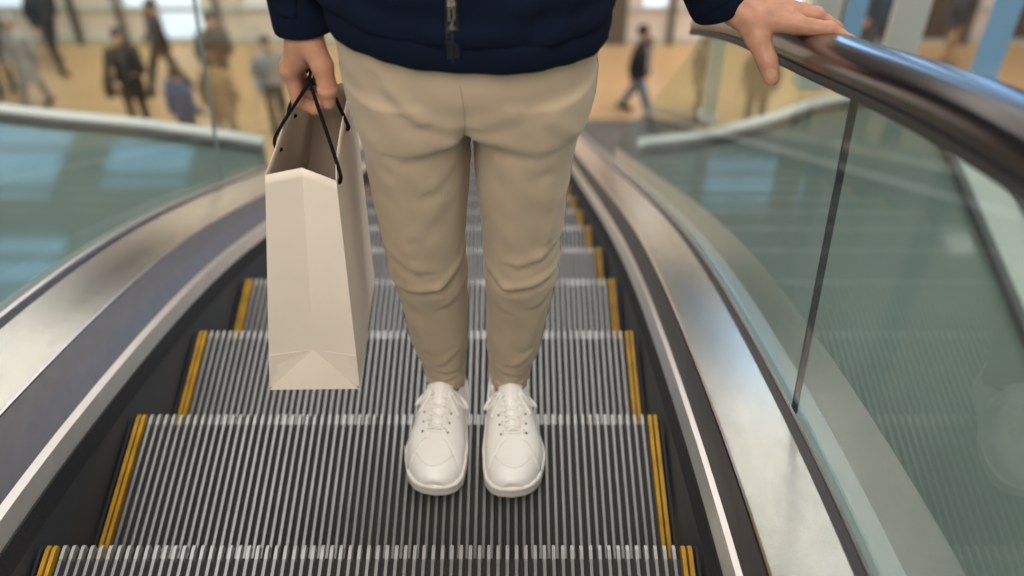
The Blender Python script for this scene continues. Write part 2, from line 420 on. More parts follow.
for i, k in enumerate(range(-2, 31)):
    if i == 0: r = step0
    else:
        r = step0.copy(); COL.objects.link(r)
        for c in children0:
            d = c.copy(); COL.objects.link(d); d.parent = r
    y = .4 * (k - 1)
    r.location = (0, y, Nz(y))
    r['category'] = 'escalator step'
    if k in STEP_LABEL: r['label'] = STEP_LABEL[k]
    elif k < 0: r['label'] = 'flat top escalator step under the viewer before the visible steps'
    else: r['label'] = 'blurred far escalator step low on the flight behind the man\'s legs'
    r['group'] = 'escalator steps' if k in STEP_LABEL else ('top escalator steps' if k < 0 else 'far escalator steps')

# ------------------------------------------------------------------ setting
def struct(o): o['kind'] = 'structure'; return o
b = MB(); b.box(-30, 30, 2, 34, FLOOR_Z - .2, FLOOR_Z); struct(b.build('floor', M['floor']))
b = MB(); b.box(.9, 3.2, 11.4, 13.6, FLOOR_Z, FLOOR_Z + .006); struct(b.build('floor_inlay', M['floorgrey']))
# mezzanine slab on both sides with a white kerb at its far edge
ZS = -1.30
LE = [(-9, 3.6), (-4.2, 2.98), (-3, 2.86), (-2.02, 2.69), (-1.74, 2.64), (-1.41, 2.59), (-1.08, 2.52), (-.83, 2.46)]
RE = [(.745, 2.44), (.80, 2.46), (1.05, 2.51), (1.33, 2.62), (1.67, 2.77), (2.2, 2.78), (3.2, 2.6), (9, 2.5)]
for nm, E in (('floor_mezzanine_left', LE), ('floor_mezzanine_right', RE)):
    n = len(E); V = [(x, y, ZS) for x, y in E] + [(x, -3, ZS) for x, y in E] + [(x, y, ZS - .3) for x, y in E] + [(x, -3, ZS - .3) for x, y in E]
    F = []
    for i in range(n - 1):
        F += [(i, i+1, n+i+1, n+i), (2*n+i, 3*n+i, 3*n+i+1, 2*n+i+1), (i, 2*n+i, 2*n+i+1, i+1), (n+i, n+i+1, 3*n+i+1, 3*n+i)]
    F += [(0, n, 3*n, 2*n), (n-1, 3*n-1, 4*n-1, 2*n-1)]
    struct(fixn(mesh(nm, V, F, M['slab'])))
for i, E in enumerate((LE, RE)):
    P_ = spline([(x, y, ZS) for x, y in E], 6)
    b = MB(); b.prism(None, [[(x, y - .025, z + .001), (x, y + .025, z + .001), (x, y + .025, z + .032), (x, y - .025, z + .032)] for x, y, z in P_])
    b.mi = [0] * len(b.f); struct(b.build('trim_%d' % (i + 1), M['curb']))
    b = MB(); b.prism(None, [[(x, y - .055, z + .001), (x, y - .026, z + .001), (x, y - .026, z + .022), (x, y - .055, z + .022)] for x, y, z in P_])
    struct(b.build('trim_%d' % (i + 3), M['curbdark']))
b = MB(); b.box(2.02, 2.05, -2.9, 2.75, ZS + .001, ZS + .05); b.box(2.22, 2.25, -2.9, 2.85, ZS + .001, ZS + .05); struct(b.build('trim_5', M['curbdark']))
b = MB(); b.box(2.052, 2.218, -2.9, 2.8, ZS + .001, ZS + .03); struct(b.build('trim_6', M['post']))
# posts on the far kerb, right-hand side
def post(nm, x, y, wx, wy, m, z1=4.0):
    b = MB(); b.box(x - wx/2, x + wx/2, y - wy/2, y + wy/2, ZS + .056, z1); b.box(x - wx/2 - .01, x + wx/2 + .01, y - wy/2 - .01, y + wy/2 + .01, ZS + .056, ZS + .08)
    return struct(b.build(nm, m))
post('column_1', 1.05, 2.58, .055, .055, M['post'])
post('column_2', 1.53, 2.83, .11, .08, M['post'])
post('column_3', 1.89, 2.84, .13, .08, M['post'])
post('column_4', 1.66, 2.84, .085, .02, M['bluepane'])
post('column_5', 2.29, 2.84, .12, .02, M['bluepane'])
# shop front across the lower hall
WY = 15.9
b = MB(); b.box(-30, 30, WY, WY + .3, FLOOR_Z, FLOOR_Z + 5); struct(b.build('wall_back', M['shopwall']))
b = MB(); b.box(-30, 30, WY - .09, WY - .002, FLOOR_Z + .001, FLOOR_Z + .10); struct(b.build('baseboard_back', M['post']))
b = MB(); b.box(-30, 30, WY - .07, WY - .002, FLOOR_Z + .64, FLOOR_Z + .72); struct(b.build('trim_7', M['post']))
for i, x in enumerate((-10.6, -9.2, -7.4, -6.6, -4.9, -3.2, 2.02, 3.0, 4.4, 6.4, 8.2)):
    wd = .20 if i == 6 else .06
    b = MB(); b.box(x - wd, x + wd, WY - .14, WY - .072, FLOOR_Z + .001, FLOOR_Z + 4.6); struct(b.build('trim_%d' % (8 + i), M['mullion']))
def pane(i, x0, x1, z0, z1):
    b = MB(); b.box(x0, x1, WY - .05, WY - .003, z0, z1); struct(b.build('window_%d' % i, M['screen']))
for i, (x0, x1, z0, z1) in enumerate(((-9.05, -8.2, .74, 2.2), (-5.9, -5.2, .12, 2.4), (-6.45, -6.0, .74, 2.4), (2.5, 2.9, .74, 2.2), (4.6, 5.2, .74, 2.2))):
    pane(i + 1, x0, x1, FLOOR_Z + z0, FLOOR_Z + z1)
b = MB(); b.box(-30, 30, WY - .4, WY + .3, FLOOR_Z + 5.001, -.2); struct(b.build('wall_back_upper', M['bronze']))
b = MB(); b.box(-30, 30, WY - .8, WY + .3, -.199, 8.5); struct(b.build('wall_back_gallery', M['pale']))
for i, (x0, x1, z0, z1) in enumerate(((4.0, 8.8, -5.2, -.5), (-10.5, -8.5, -4.2, -1.8))):  # unseen blue glow panels, added for the handrail's reflection
    b = MB(); b.box(x0, x1, WY - .46, WY - .402, z0, z1); struct(b.build('window_%d' % (10 + i), M['bluewin']))
    b = MB()
    for x in np.linspace(x0, x1, 5): b.box(x - .05, x + .05, WY - .54, WY - .462, z0 - .05, z1 + .05)
    for z in (z0, (z0 + z1) / 2, z1): b.box(x0 - .05, x1 + .05, WY - .60, WY - .541, z - .05, z + .05)
    struct(b.build('trim_%d' % (50 + i), M['mullion']))
for i, z in enumerate((.4, 2.4, 4.4, 6.4)):  # unseen glowing strips, added to brighten what the steel deck reflects
    b = MB(); b.box(-14, 14, WY - .9, WY - .801, z, z + .55); struct(b.build('window_%d' % (14 + i), M['warmstrip']))
for i, (x0, x1) in enumerate(((5.75, 6.9), (7.1, 7.9), (8.6, 10.0))):
    b = MB(); b.box(x0, x1, WY - .10, WY - .071, FLOOR_Z + .11, FLOOR_Z + 4.4); struct(b.build('window_%d' % (30 + i), M['darkpane']))
# unseen glowing panes overhead, added for the slab's blue reflections
def glow_pane(i, x0, x1, y0, y1, z):
    b = MB(); b.box(x0, x1, y0, y1, z, z + .03); struct(b.build('window_%d' % (20 + i), M['sky']))
    b = MB()
    for x in np.linspace(x0, x1, max(2, int((x1 - x0) / 1.0) + 1)): b.box(x - .05, x + .05, y0 - .05, y1 + .05, z - .12, z - .002)
    for y in np.linspace(y0, y1, 3): b.box(x0 - .05, x1 + .05, y - .05, y + .05, z - .20, z - .121)
    struct(b.build('trim_%d' % (40 + i), M['skybar']))
for i, s in enumerate(((3.1, 5.0, 12.2, 13.3, 7.6), (-8.8, -7.1, 12.4, 14.4, 7.6), (-6.5, -5.0, 12.7, 14.4, 7.6), (-7.7, -6.5, 10.2, 11.4, 7.6))): glow_pane(i, *s)

b = MB(); b.box(6.9, 7.6, 11.1, 11.5, 7.6, 7.63); struct(b.build('window_29', M['warmstrip']))  # unseen ceiling lamp panel, added for a white highlight on the slab

# ------------------------------------------------------------------ the man
MAN = empty('person', (.157, .0, 0), 'man in navy jacket, khaki trousers and white sneakers riding the escalator', 'person')
def own(o, parent=MAN):
    o.parent = parent; o.matrix_parent_inverse = parent.matrix_world.inverted() if parent is not MAN else Matrix.Translation((-.157, 0, 0)); return o
def sub(o, parent):
    o.parent = parent; o.matrix_parent_inverse = Matrix.Identity(4); return o

# --- leg and hip tables: z, cx, cy, rx, ry
LEG_L = dense([(.085, .0955, .038, .036, .046), (.12, .094, .036, .038, .049), (.20, .0885, .027, .0485, .060), (.334, .0870, .014, .0570, .068), (.43, .0815, -.006, .0625, .072), (.469, .0810, -.012, .0610, .072), (.57, .0800, -.012, .0735, .083), (.673, .0800, -.014, .0775, .094), (.74, .078, -.016, .082, .104), (.80, .078, -.016, .082, .105)])
LEG_R = dense([(.085, .2115, .038, .036, .046), (.12, .2125, .036, .0375, .049), (.20, .2205, .027, .0475, .060), (.334, .2290, .014, .0560, .068), (.43, .2335, -.006, .0610, .072), (.469, .2325, -.012, .0600, .072), (.57, .2320, -.012, .0680, .083), (.673, .2340, -.014, .0740, .094), (.74, .238, -.016, .083, .104), (.80, .238, -.016, .083, .105)])
HIP = dense([(.66, .158, -.016, .150, .098), (.72, .1585, -.016, .159, .106), (.756, .160, -.017, .1635, .112), (.83, .157, -.020, .1755, .121), (.90, .157, -.020, .172, .122), (.98, .157, -.018, .165, .118)])

# folds of the trousers: (front x,z) segments, height, width
FOLDS = [((.146, .470), (.104, .430), .0052, .010), ((.104, .430), (.022, .418), .0058, .012), ((.026, .505), (.075, .478), .0030, .012), ((.142, .40), (.110, .372), .0022, .010),
  ((.176, .460), (.205, .432), .0046, .011), ((.205, .432), (.292, .452), .0060, .011), ((.292, .520), (.225, .492), .0036, .011), ((.285, .40), (.255, .375), .0022, .011), ((.18, .385), (.205, .36), .0018, .010),
  ((.150, .785), (.095, .797), .0028, .014), ((.150, .750), (.070, .728), .0026, .013), ((.145, .70), (.105, .66), .0020, .013), ((.165, .785), (.215, .805), .0020, .014), ((.168, .760), (.255, .735), .0024, .014),
  ((.060, .84), (.10, .80), .003, .012), ((.27, .79), (.31, .74), .003, .012),
  ((.125, .225), (.085, .190), .0030, .009), ((.055, .185), (.118, .160), .0034, .008), ((.120, .140), (.080, .128), .0028, .006), ((.255, .225), (.22, .195), .0032, .009), ((.185, .175), (.235, .150), .0032, .008), ((.245, .14), (.205, .125), .0026, .006),
  ((.040, .33), (.075, .24), .0026, .012), ((.270, .35), (.245, .25), .0030, .012), ((.05, .66), (.06, .52), .0022, .016), ((.27, .66), (.275, .54), .0026, .014), ((.290, .62), (.262, .50), .0026, .009), ((.115, .62), (.075, .56), .0018, .014)]
SIDEF = [((-.02, .46), (.05, .44), .004, .010), ((-.03, .40), (.05, .41), .003, .010), ((.02, .18), (.07, .16), .003, .008), ((-.02, .70), (.06, .62), .003, .014)]
def seg2(a, b, p, q):
    dx, dz = q[0] - p[0], q[1] - p[1]; t = np.clip(((a - p[0])*dx + (b - p[1])*dz) / (dx*dx + dz*dz), 0, 1)
    ex, ez = a - p[0] - t*dx, b - p[1] - t*dz
    side = np.sign(dx*ez - dz*ex) if dx > 0 else -np.sign(dx*ez - dz*ex)
    return np.sqrt(ex*ex + ez*ez), side
def folds(P, cy=0.0):
    X, Y, Z = P; f = np.zeros_like(X)
    front = np.clip((cy - Y) / .03 + .5, 0, 1)
    for p, q, a, wd in FOLDS:
        d, s = seg2(X, Z, p, q); u = d / wd
        f += front * a * (np.exp(-u*u) - .75 * np.exp(-((u - 1.5) * 1.1)**2) * (s < 0))
    back = 1 - front * .7
    for p, q, a, wd in SIDEF:
        d, s = seg2(Y, Z, p, q); u = d / wd; f += back * a * (np.exp(-u*u) - .5 * np.exp(-(u - 1.6)**2) * (s < 0))
    f += .0020 * np.sin(21*X + 13*Z + 1) * np.sin(17*Z - 9*X) + .0012 * np.sin(38*X + 21*Z + 3) * np.sin(29*Z - 17*Y) + .0008 * np.sin(90*Z + 40*X) * np.sin(55*X - 30*Y)
    return f
def f_trousers(X, Y, Z):
    P = (X, Y, Z)
    a = np.maximum(loftf(P, LEG_L, 2.15), Z - .80); b_ = np.maximum(loftf(P, LEG_R, 2.15), Z - .80)
    h = smax(loftf(P, HIP, 2.12), .738 - Z, .03)
    f = smin(smin(a, b_, .006), h, .028)
    g = np.exp(-((X - .1555) / .0095)**2) * np.clip((.825 - Z) / .09, 0, 1) * np.clip((-.02 - Y) / .03, 0, 1)
    f = f + .013 * g
    f = f - .72 * folds(P)
    f = f - .0016 * ((Z > .0935 + .004*np.sin(X*40)) & (Z < .118))          # turned hem
    hem = .085 + .40 * np.maximum(np.minimum(np.abs(X - .0955), np.abs(X - .2115)) - .012, 0) + .012 * np.clip((.02 - Y) / .05, -1, 1) * -1
    return smax(smax(f, hem - Z, .003), Z - .93, .01)
tv, tf = surface_nets(f_trousers, (-.04, -.165, .06), (.36, .125, .95), .0040)
TR = own(joined('trousers', [(tv, tf)], M['trousers']))
TR['label'] = 'khaki cotton trousers'
tbvh = BVHTree.FromPolygons(tv.tolist(), tf.tolist())
def front_hit(bvh, x, z, off=.0006, y0=-.6):
    h = bvh.ray_cast(Vector((x, y0, z)), Vector((0, 1, 0)))
    return None if h[0] is None else h[0] + h[1] * off
def seam_tube(bvh, xz, r, m, name, parent, seg=5):
    pts = [front_hit(bvh, x, z, r * .3) for x, z in xz]; pts = [p for p in pts if p]
    b = MB(); b.tube(pts, r, seg); return sub(b.build(name, m, parent, True), parent)
seam_tube(tbvh, [(.152 + .004 * math.sin(t * 3), .86 - t * .105) for t in np.linspace(0, 1, 24)], .0006, M['seam'], 'fly_seam', TR)
for cx, tab in ((.0955, LEG_L), (.2120, LEG_R)):
    b = MB(); b.tube([p for p in (front_hit(tbvh, cx + .0335 * math.cos(a), .1195 + .002*math.sin(a*2), .0001) for a in np.linspace(math.pi, 0, 22)) if p], .0006, 5)
    sub(b.build('hem_stitch', M['seam'], TR, True), TR)
for sx in (-1, 1):      # outer leg seam
    pts = []
    for z in np.linspace(.84, .13, 50):
        h = tbvh.ray_cast(Vector((.157 + sx * .5, -.028 if z > .5 else -.028 + (.5 - z) * .13, z)), Vector((-sx, 0, 0)))
        if h[0]: pts.append(h[0] + h[1] * .0003)
    b = MB(); b.tube(pts, .0009, 5); sub(b.build('side_seam', M['seam'], TR, True), TR)

# --- jacket
SHL, SHR = (-.014, .0, 1.345), (.328, .01, 1.340)
ELL, WRL = (-.086, .055, 1.115), (-.058, .004, .876)
ELR, WRR = (.374, .170, 1.065), (.521, .158, .800)
TORSO = dense([(.80, .160, -.022, .178, .122), (.86, .160, -.024, .183, .130), (.905, .160, -.024, .186, .135), (.95, .160, -.022, .191, .139), (1.02, .159, -.018, .189, .134), (1.12, .158, -.010, .188, .126), (1.25, .157, -.004, .196, .128), (1.34, .157, .002, .185, .115), (1.40, .157, .006, .150, .090), (1.45, .157, .006, .085, .068), (1.50, .157, .004, .066, .062)])
def hemz(x, y): return .872 - .085 * (y + .02) - .060 * (x - .157)
def f_torso(X, Y, Z):
    P = (X, Y, Z)
    f = loftf(P, TORSO, 2.08)
    for s, e, w_ in ((SHL, ELL, WRL), (SHR, ELR, WRR)):
        f = smin(f, chain(P, [s, e, w_], [.066, .054, .0425 if w_ is WRL else .046], .02), .045)
    for s in (SHL, SHR): f = smin(f, cone(P, (.157 + (.05 if s is SHR else -.05), .006, 1.435), tuple(np.add(s, (0, 0, .018))), .042, .046), .05)
    wr = .0022 * np.sin(60*Z + 9*np.sin(11*X) + 14*Y) * np.sin(13*X + 4 + 20*Y) + .0015 * np.sin(95*Z - 30*X + 10*Y)
    for i, t in enumerate((.22, .45, .62, .8)):
        pass
    # folds gathered over the waistband
    u = Z - hemz(X, Y) - .055
    wr = wr + .004 * np.exp(-(u / .012)**2) * (.6 + .4 * np.sin(34*X + 2)) - .003 * np.exp(-((u - .022) / .010)**2)
    # sleeves wrinkle across the arm
    for e, w_ in ((ELL, WRL), (ELR, WRR)):
        d = np.subtract(w_, e); L_ = np.linalg.norm(d); d = d / L_
        t = (X - e[0])*d[0] + (Y - e[1])*d[1] + (Z - e[2])*d[2]
        near = cone(P, e, w_, .056, .045) < .03
        wr = wr + near * .0022 * np.sin(t * 150 + 3*np.sin(40*X + 50*Y))
    f = f - wr
    c = np.where(X < .0, 1, 0)
    # cut: waist and cuffs
    in_t = np.abs(X - .157) < .215
    f = np.where(in_t & (Z < 1.0) & (loftf(P, TORSO, 2.08) < .03), smax(f, hemz(X, Y) + .036 - Z, .006), f)
    dl = np.subtract(WRL, ELL); dl = dl / np.linalg.norm(dl); dr = np.subtract(WRR, ELR); dr = dr / np.linalg.norm(dr)
    cl = (X - WRL[0])*dl[0] + (Y - WRL[1])*dl[1] + (Z - WRL[2])*dl[2]
    cr = (X - WRR[0])*dr[0] + (Y - WRR[1])*dr[1] + (Z - WRR[2])*dr[2]
    f = np.where((X < -.005) & (Z < 1.0) & (loftf(P, TORSO, 2.08) > .012), smax(f, cl + .004, .004), f)
    f = np.where((X > .42) & (Z < .98), smax(f, cr + .010, .004), f)
    f = smax(f, Z - 1.475, .005)
    return f
jv, jf = surface_nets(f_torso, (-.19, -.20, .80), (.62, .26, 1.50), .0068)
JK = own(joined('jacket', [(jv, jf)], M['navy'])); JK['label'] = 'navy zip jacket'
# waistband
b = MB(); rings = []; nseg = 96
for t, off in ((0, -.006), (.002, .0005), (.008, .0032), (.022, .0040), (.036, .0028), (.043, -.001), (.044, -.010)):
    ring = []
    for k in range(nseg):
        a = 2 * math.pi * k / nseg; e = 2 / 2.08
        ca, sa = math.cos(a), math.sin(a)
        x = .160 + (.1835 + off) * math.copysign(abs(ca)**e, ca); y = -.0235 + (.1325 + off) * math.copysign(abs(sa)**e, sa)
        wob = .0014 * math.sin(9*a) + .001 * math.sin(23*a + 1)
        ring.append((x + wob * ca, y + wob * sa, hemz(x, y) + t))
    rings.append(ring)
b.prism(None, rings, cap=False); HB = sub(b.build('hem_band', M['navy2'], JK, True), JK); HB.data.materials[0] = M['navy2']
hbv = [v.co.copy() for v in HB.data.vertices]
# cuffs
def cuff(e, w_, r, ln, name, wob=.001):
    e, w_ = Vector(e), Vector(w_); d = (w_ - e).normalized(); u = d.orthogonal().normalized(); v = d.cross(u)
    b = MB(); rings = []
    for t, o in ((-ln, -.004), (-ln + .001, .0016), (-ln + .006, .0028), (-.012, .0022), (-.003, .0012), (.0, -.001), (.0, -.004), (-.02, -.006)):
        ring = []
        for k in range(40):
            a = 2 * math.pi * k / 40; rr = r + o + wob * math.sin(5*a + t*100)
            ring.append(w_ + d * (t + .0) + (u * math.cos(a) + v * math.sin(a)) * rr)
        rings.append(ring)
    b.prism(None, rings, cap=False); return sub(b.build(name, M['navy2'], JK, True), JK)
cuff(ELL, (WRL[0], WRL[1], WRL[2] - .028), .0425, .058, 'cuff')
_d = Vector(WRR) - Vector(ELR); _d.normalize()
cuff(ELR, tuple(Vector(WRR) + _d * .014), .0445, .045, 'cuff')
# collar
b = MB(); rings = []
for t, r_ in ((1.455, .070), (1.475, .072), (1.505, .068), (1.507, .063), (1.46, .062)):
    rings.append([(.157 + r_ * math.cos(2*math.pi*k/40), .006 + r_ * .95 * math.sin(2*math.pi*k/40), t) for k in range(40)])
b.prism(None, rings, cap=False); sub(b.build('collar', M['navy2'], JK, True), JK)
# front zip
jb = BVHTree.FromPolygons(jv.tolist() + [tuple(v) for v in hbv], jf.tolist() + [tuple(int(i) + len(jv) for i in p.vertices) for p in HB.data.polygons])
def zipx(z): return .1455 + (z - .87) * .01
zs = np.linspace(.8715, 1.45, 90)
pts = [front_hit(jb, zipx(z), z, .0008) for z in zs]; pts = [p for p in pts if p]
for k in range(2):
    for i in range(1, len(pts) - 1): pts[i] = (pts[i-1] + pts[i] * 2 + pts[i+1]) / 4
b = MB(); b.prism(None, [[p + Vector((-.0075, .004, 0)), p + Vector((-.0075, -.0002, 0)), p + Vector((.0075, -.0002, 0)), p + Vector((.0075, .004, 0))] for p in pts])
sub(b.build('zip_tape', M['tape'], JK), JK)
for sx in (-1, 1):       # stitched placket ridges each side
    b = MB(); b.tube([p + Vector((sx * .0095, .001, 0)) for p in pts], .0022, 6); sub(b.build('placket', M['navy'], JK, True), JK)
b = MB(); b.tube([p + Vector((0, -.0008, 0)) for p in pts], .0019, 6); sub(b.build('zip_teeth', M['tape'], JK, True), JK)
zp = min(pts, key=lambda p: abs(p.z - .990)); zb = pts[0]
b = MB()
def rbox(b, c, sx, sy, sz, r=.0012):
    x, y, z = c; b.prism(None, [[(x - sx + r, yy, z - sz), (x + sx - r, yy, z - sz), (x + sx, yy, z - sz + r), (x + sx, yy, z + sz - r), (x + sx - r, yy, z + sz), (x - sx + r, yy, z + sz), (x - sx, yy, z + sz - r), (x - sx, yy, z - sz + r)] for yy in (y - sy, y + sy)])
rbox(b, (zp.x, zp.y - .004, zp.z), .0046, .0028, .0075); rbox(b, (zp.x, zp.y - .0078, zp.z), .0018, .0018, .0055)
ZS_ = sub(b.build('zip_slider', M['zip'], JK), JK)
b = MB(); y_ = zp.y - .0085
for (x0, x1, z0, z1) in ((-.0038, -.0017, -.030, -.002), (.0017, .0038, -.030, -.002), (-.0040, .0040, -.034, -.021), (-.0036, .0036, -.005, -.0015)):
    b.box(zp.x + x0, zp.x + x1, y_ - .0012, y_ + .0012, zp.z + z0, zp.z + z1)
sub(b.build('zip_pull', M['zip'], JK), JK)
b = MB(); rbox(b, (zb.x, zb.y - .002, zb.z + .005), .0036, .0022, .0055); sub(b.build('zip_stop', M['zip'], JK), JK)

# --- body: head, neck, hands, ankles
def f_hand_l(X, Y, Z):
    P = (X - .005, Y, Z)
    f = chain(P, [(-.066, .004, .92), (-.066, .003, .872), (-.0665, .002, .848)], [.029, .0255, .0255], .01)
    # back of hand: metacarpals fanning to the knuckles
    kn = [(-.0925, -.014, .790), (-.0975, .009, .785), (-.0955, .031, .788), (-.0890, .050, .796)]
    for i, q in enumerate(kn):
        f = smin(f, cone(P, (-.068, -.010 + .009 * i, .848), q, .0150, .0118 - .0006 * i), .012)
    f = smin(f, ell(P, (-.076, .012, .818), (.021, .038, .034)), .012)
    F = [[kn[0], (-.0855, -.021, .7455), (-.0640, -.0215, .7330), (-.0510, -.012, .7440)],
         [kn[1], (-.0905, .007, .7395), (-.0660, .007, .7270), (-.0520, .010, .7400)],
         [kn[2], (-.0885, .031, .7440), (-.0650, .031, .7320), (-.0525, .030, .7450)],
         [kn[3], (-.0830, .052, .7570), (-.0645, .051, .7480), (-.0540, .048, .7590)]]
    rr = [(.0112, .0098, .0088, .0075), (.0114, .0100, .0090, .0076), (.0108, .0095, .0086, .0072), (.0098, .0084, .0076, .0065)]
    for q, r_ in zip(F, rr):
        f = smin(f, chain(P, q, r_, .003), .0035)
        f = smin(f, ell(P, (q[0][0] - .0015, q[0][1], q[0][2]), (.0115, .0105, .0115)), .006)
    th = chain(P, [(-.058, -.016, .842), (-.0435, -.032, .812), (-.0385, -.0415, .783), (-.0400, -.0430, .7590)], [.0185, .0145, .0125, .0098], .006)
    f = smin(f, th, .009)
    f = smin(f, ell(P, (-.0385, -.042, .782), (.0135, .0128, .0125)), .005)
    f = f + .0012 * np.exp(-((Z - .789) / .0016)**2) * (X > -.06) * (Y < -.02)
    return f
def f_hand_r(X, Y, Z):
    k = 1.13; P = ((X - .531) / k + .546, (Y - .158) / k + .158, (Z - .798) / k + .812)
    f = chain(P, [(.475, .170, .880), (.535, .158, .825), (.560, .152, .806)], [.0285, .0265, .0255], .01)
    kn = [(.6330, .116, .8010), (.6260, .142, .8080), (.6170, .166, .8030), (.6070, .186, .7930)]
    for i, q in enumerate(kn):
        f = smin(f, cone(P, (.562, .136 + .010 * i, .808 + .001 * i), q, .0155, .0122 - .0006 * i), .012)
    f = smin(f, ell(P, (.598, .146, .802), (.036, .034, .0165)), .012)
    F = [[kn[0], (.6720, .100, .8030), (.7000, .095, .7880), (.7195, .093, .7700)],
         [kn[1], (.6620, .134, .8040), (.6900, .132, .7860), (.7090, .130, .7640)],
         [kn[2], (.6520, .161, .7930), (.6800, .160, .7740), (.6980, .158, .7520)],
         [kn[3], (.6370, .184, .7750), (.6620, .184, .7560), (.6780, .183, .7400)]]
    rr = [(.0124, .0108, .0097, .0082), (.0116, .0101, .0091, .0077), (.0110, .0096, .0087, .0073), (.0100, .0086, .0077, .0066)]
    for q, r_ in zip(F, rr):
        f = smin(f, chain(P, q, r_, .003), .0035)
        f = smin(f, ell(P, (q[0][0], q[0][1], q[0][2] + .0015), (.0112, .0105, .0108)), .006)
        f = smin(f, ell(P, (q[1][0], q[1][1], q[1][2] + .0010), (.0106, .0100, .0098)), .004)
    th = chain(P, [(.568, .136, .806), (.5860, .112, .7840), (.5980, .092, .7620), (.6050, .0800, .7440)], [.0200, .0158, .0135, .0105], .005)
    f = smin(f, th, .010)
    return f * k
def f_head(X, Y, Z):
    P = (X, Y, Z); c = .157
    f = ell(P, (c, .000, 1.665), (.077, .095, .100))
    f = smin(f, ell(P, (c, -.028, 1.600), (.056, .062, .075)), .04)
    f = smin(f, ell(P, (c, -.062, 1.545), (.026, .024, .020)), .03)
    f = smin(f, chain(P, [(c, -.086, 1.655), (c, -.108, 1.612)], [.009, .014], .005), .014)
    for s in (-1, 1):
        f = smin(f, ell(P, (c + s*.014, -.098, 1.606), (.009, .010, .008)), .008)
        f = smin(f, ell(P, (c + s*.036, -.080, 1.668), (.024, .012, .008)), .014)
        f = smax(f, -ell(P, (c + s*.032, -.096, 1.643), (.017, .014, .011)), .010)
        f = smin(f, ell(P, (c + s*.032, -.074, 1.643), (.013, .013, .012)), .004)
        f = smin(f, smax(ell(P, (c + s*.080, .010, 1.635), (.010, .020, .033)), -ell(P, (c + s*.090, .006, 1.638), (.008, .011, .020)), .004), .008)
    f = smin(f, ell(P, (c, -.089, 1.577), (.024, .010, .006)), .006); f = smin(f, ell(P, (c, -.088, 1.566), (.021, .011, .007)), .006)
    f = smin(f, chain(P, [(c, .020, 1.60), (c, .012, 1.42)], [.056, .060], .01), .03)
    return f
def f_core(X, Y, Z):
    P = (X, Y, Z)
    f = chain(P, [(.157, .0, 1.46), (.157, -.005, 1.20), (.157, -.015, .90)], [.058, .105, .098], .02)
    for sx, lg in ((-1, LEG_L), (1, LEG_R)):
        a = (.157 + sx*.078, -.010, .86); kx = .081 if sx < 0 else .2325; ax = .0955 if sx < 0 else .2115
        f = smin(f, chain(P, [a, (kx, -.004, .46), (ax, .040, .125), (ax, .044, .070)], [.066, .045, .0305, .031], .01), .02)
        f = smin(f, chain(P, [(ax, .048, .060), (ax - .006 * (1 if sx < 0 else -1.2), -.08, .040)], [.030, .022], .01), .02)
    for s, e, w_ in ((SHL, ELL, WRL), (SHR, ELR, WRR)): f = smin(f, chain(P, [s, e, w_], [.048, .038, .028], .01), .02)
    return f
cv, cf = surface_nets(f_core, (-.16, -.16, .01), (.60, .24, 1.53), .0105)
hv, hf = surface_nets(f_hand_l, (-.125, -.070, .705), (-.015, .075, .915), .0021)
rv, rf = surface_nets(f_hand_r, (.45, .030, .685), (.77, .235, .92), .0023)
ev, ef = surface_nets(f_head, (.055, -.14, 1.44), (.26, .11, 1.78), .0055)
BD = own(joined('body', [(cv, cf), (hv, hf), (rv, rf), (ev, ef)], [M['skin'], M['nail']], None, None)); BD['label'] = 'bare skin of head, hands and ankles'
def nail(c, nrm, axis, wd, ln, bv):
    nrm = Vector(nrm).normalized(); h = bv.ray_cast(Vector(c) + nrm * .03, -nrm)
    if h[0] is None: return
    ax = Vector(axis).normalized(); ax = (ax - nrm * ax.dot(nrm)).normalized(); t = nrm.cross(ax); V, F = [], []; n, k = 7, 7
    for i in range(n):
        for j in range(k):
            u, v = (i / (n-1) * 2 - 1), (j / (k-1) * 2 - 1)
            lim = math.sqrt(max(0, 1 - min(1, abs(u))**3.2)) ; 
            q = h[0] + ax * (u * ln) + t * (v * wd * (.35 + .65 * lim)); g = bv.ray_cast(q + nrm * .012, -nrm)
            V.append((g[0] if g[0] else q) + nrm * (.0004 - .0004 * (abs(u) > .9)))
    for i in range(n-1):
        for j in range(k-1): F.append((i*k+j, (i+1)*k+j, (i+1)*k+j+1, i*k+j+1))
    o = mesh('fingernail', V, F, M['nail'], BD, True); sub(o, BD)
lb = BVHTree.FromPolygons(hv.tolist(), hf.tolist()); rb = BVHTree.FromPolygons(rv.tolist(), rf.tolist())
nail((-.0340, -.043, .7625), (.20, -1, .25), (0, 0, 1), .0066, .0080, lb)
nail((.5995, .0720, .7290), (-.55, -.8, .45), (.35, -.5, -.9), .0060, .0075, rb)
nail((.7220, .0850, .7540), (.45, -.35, .8), (.75, 0, -.65), .0050, .0060, rb)
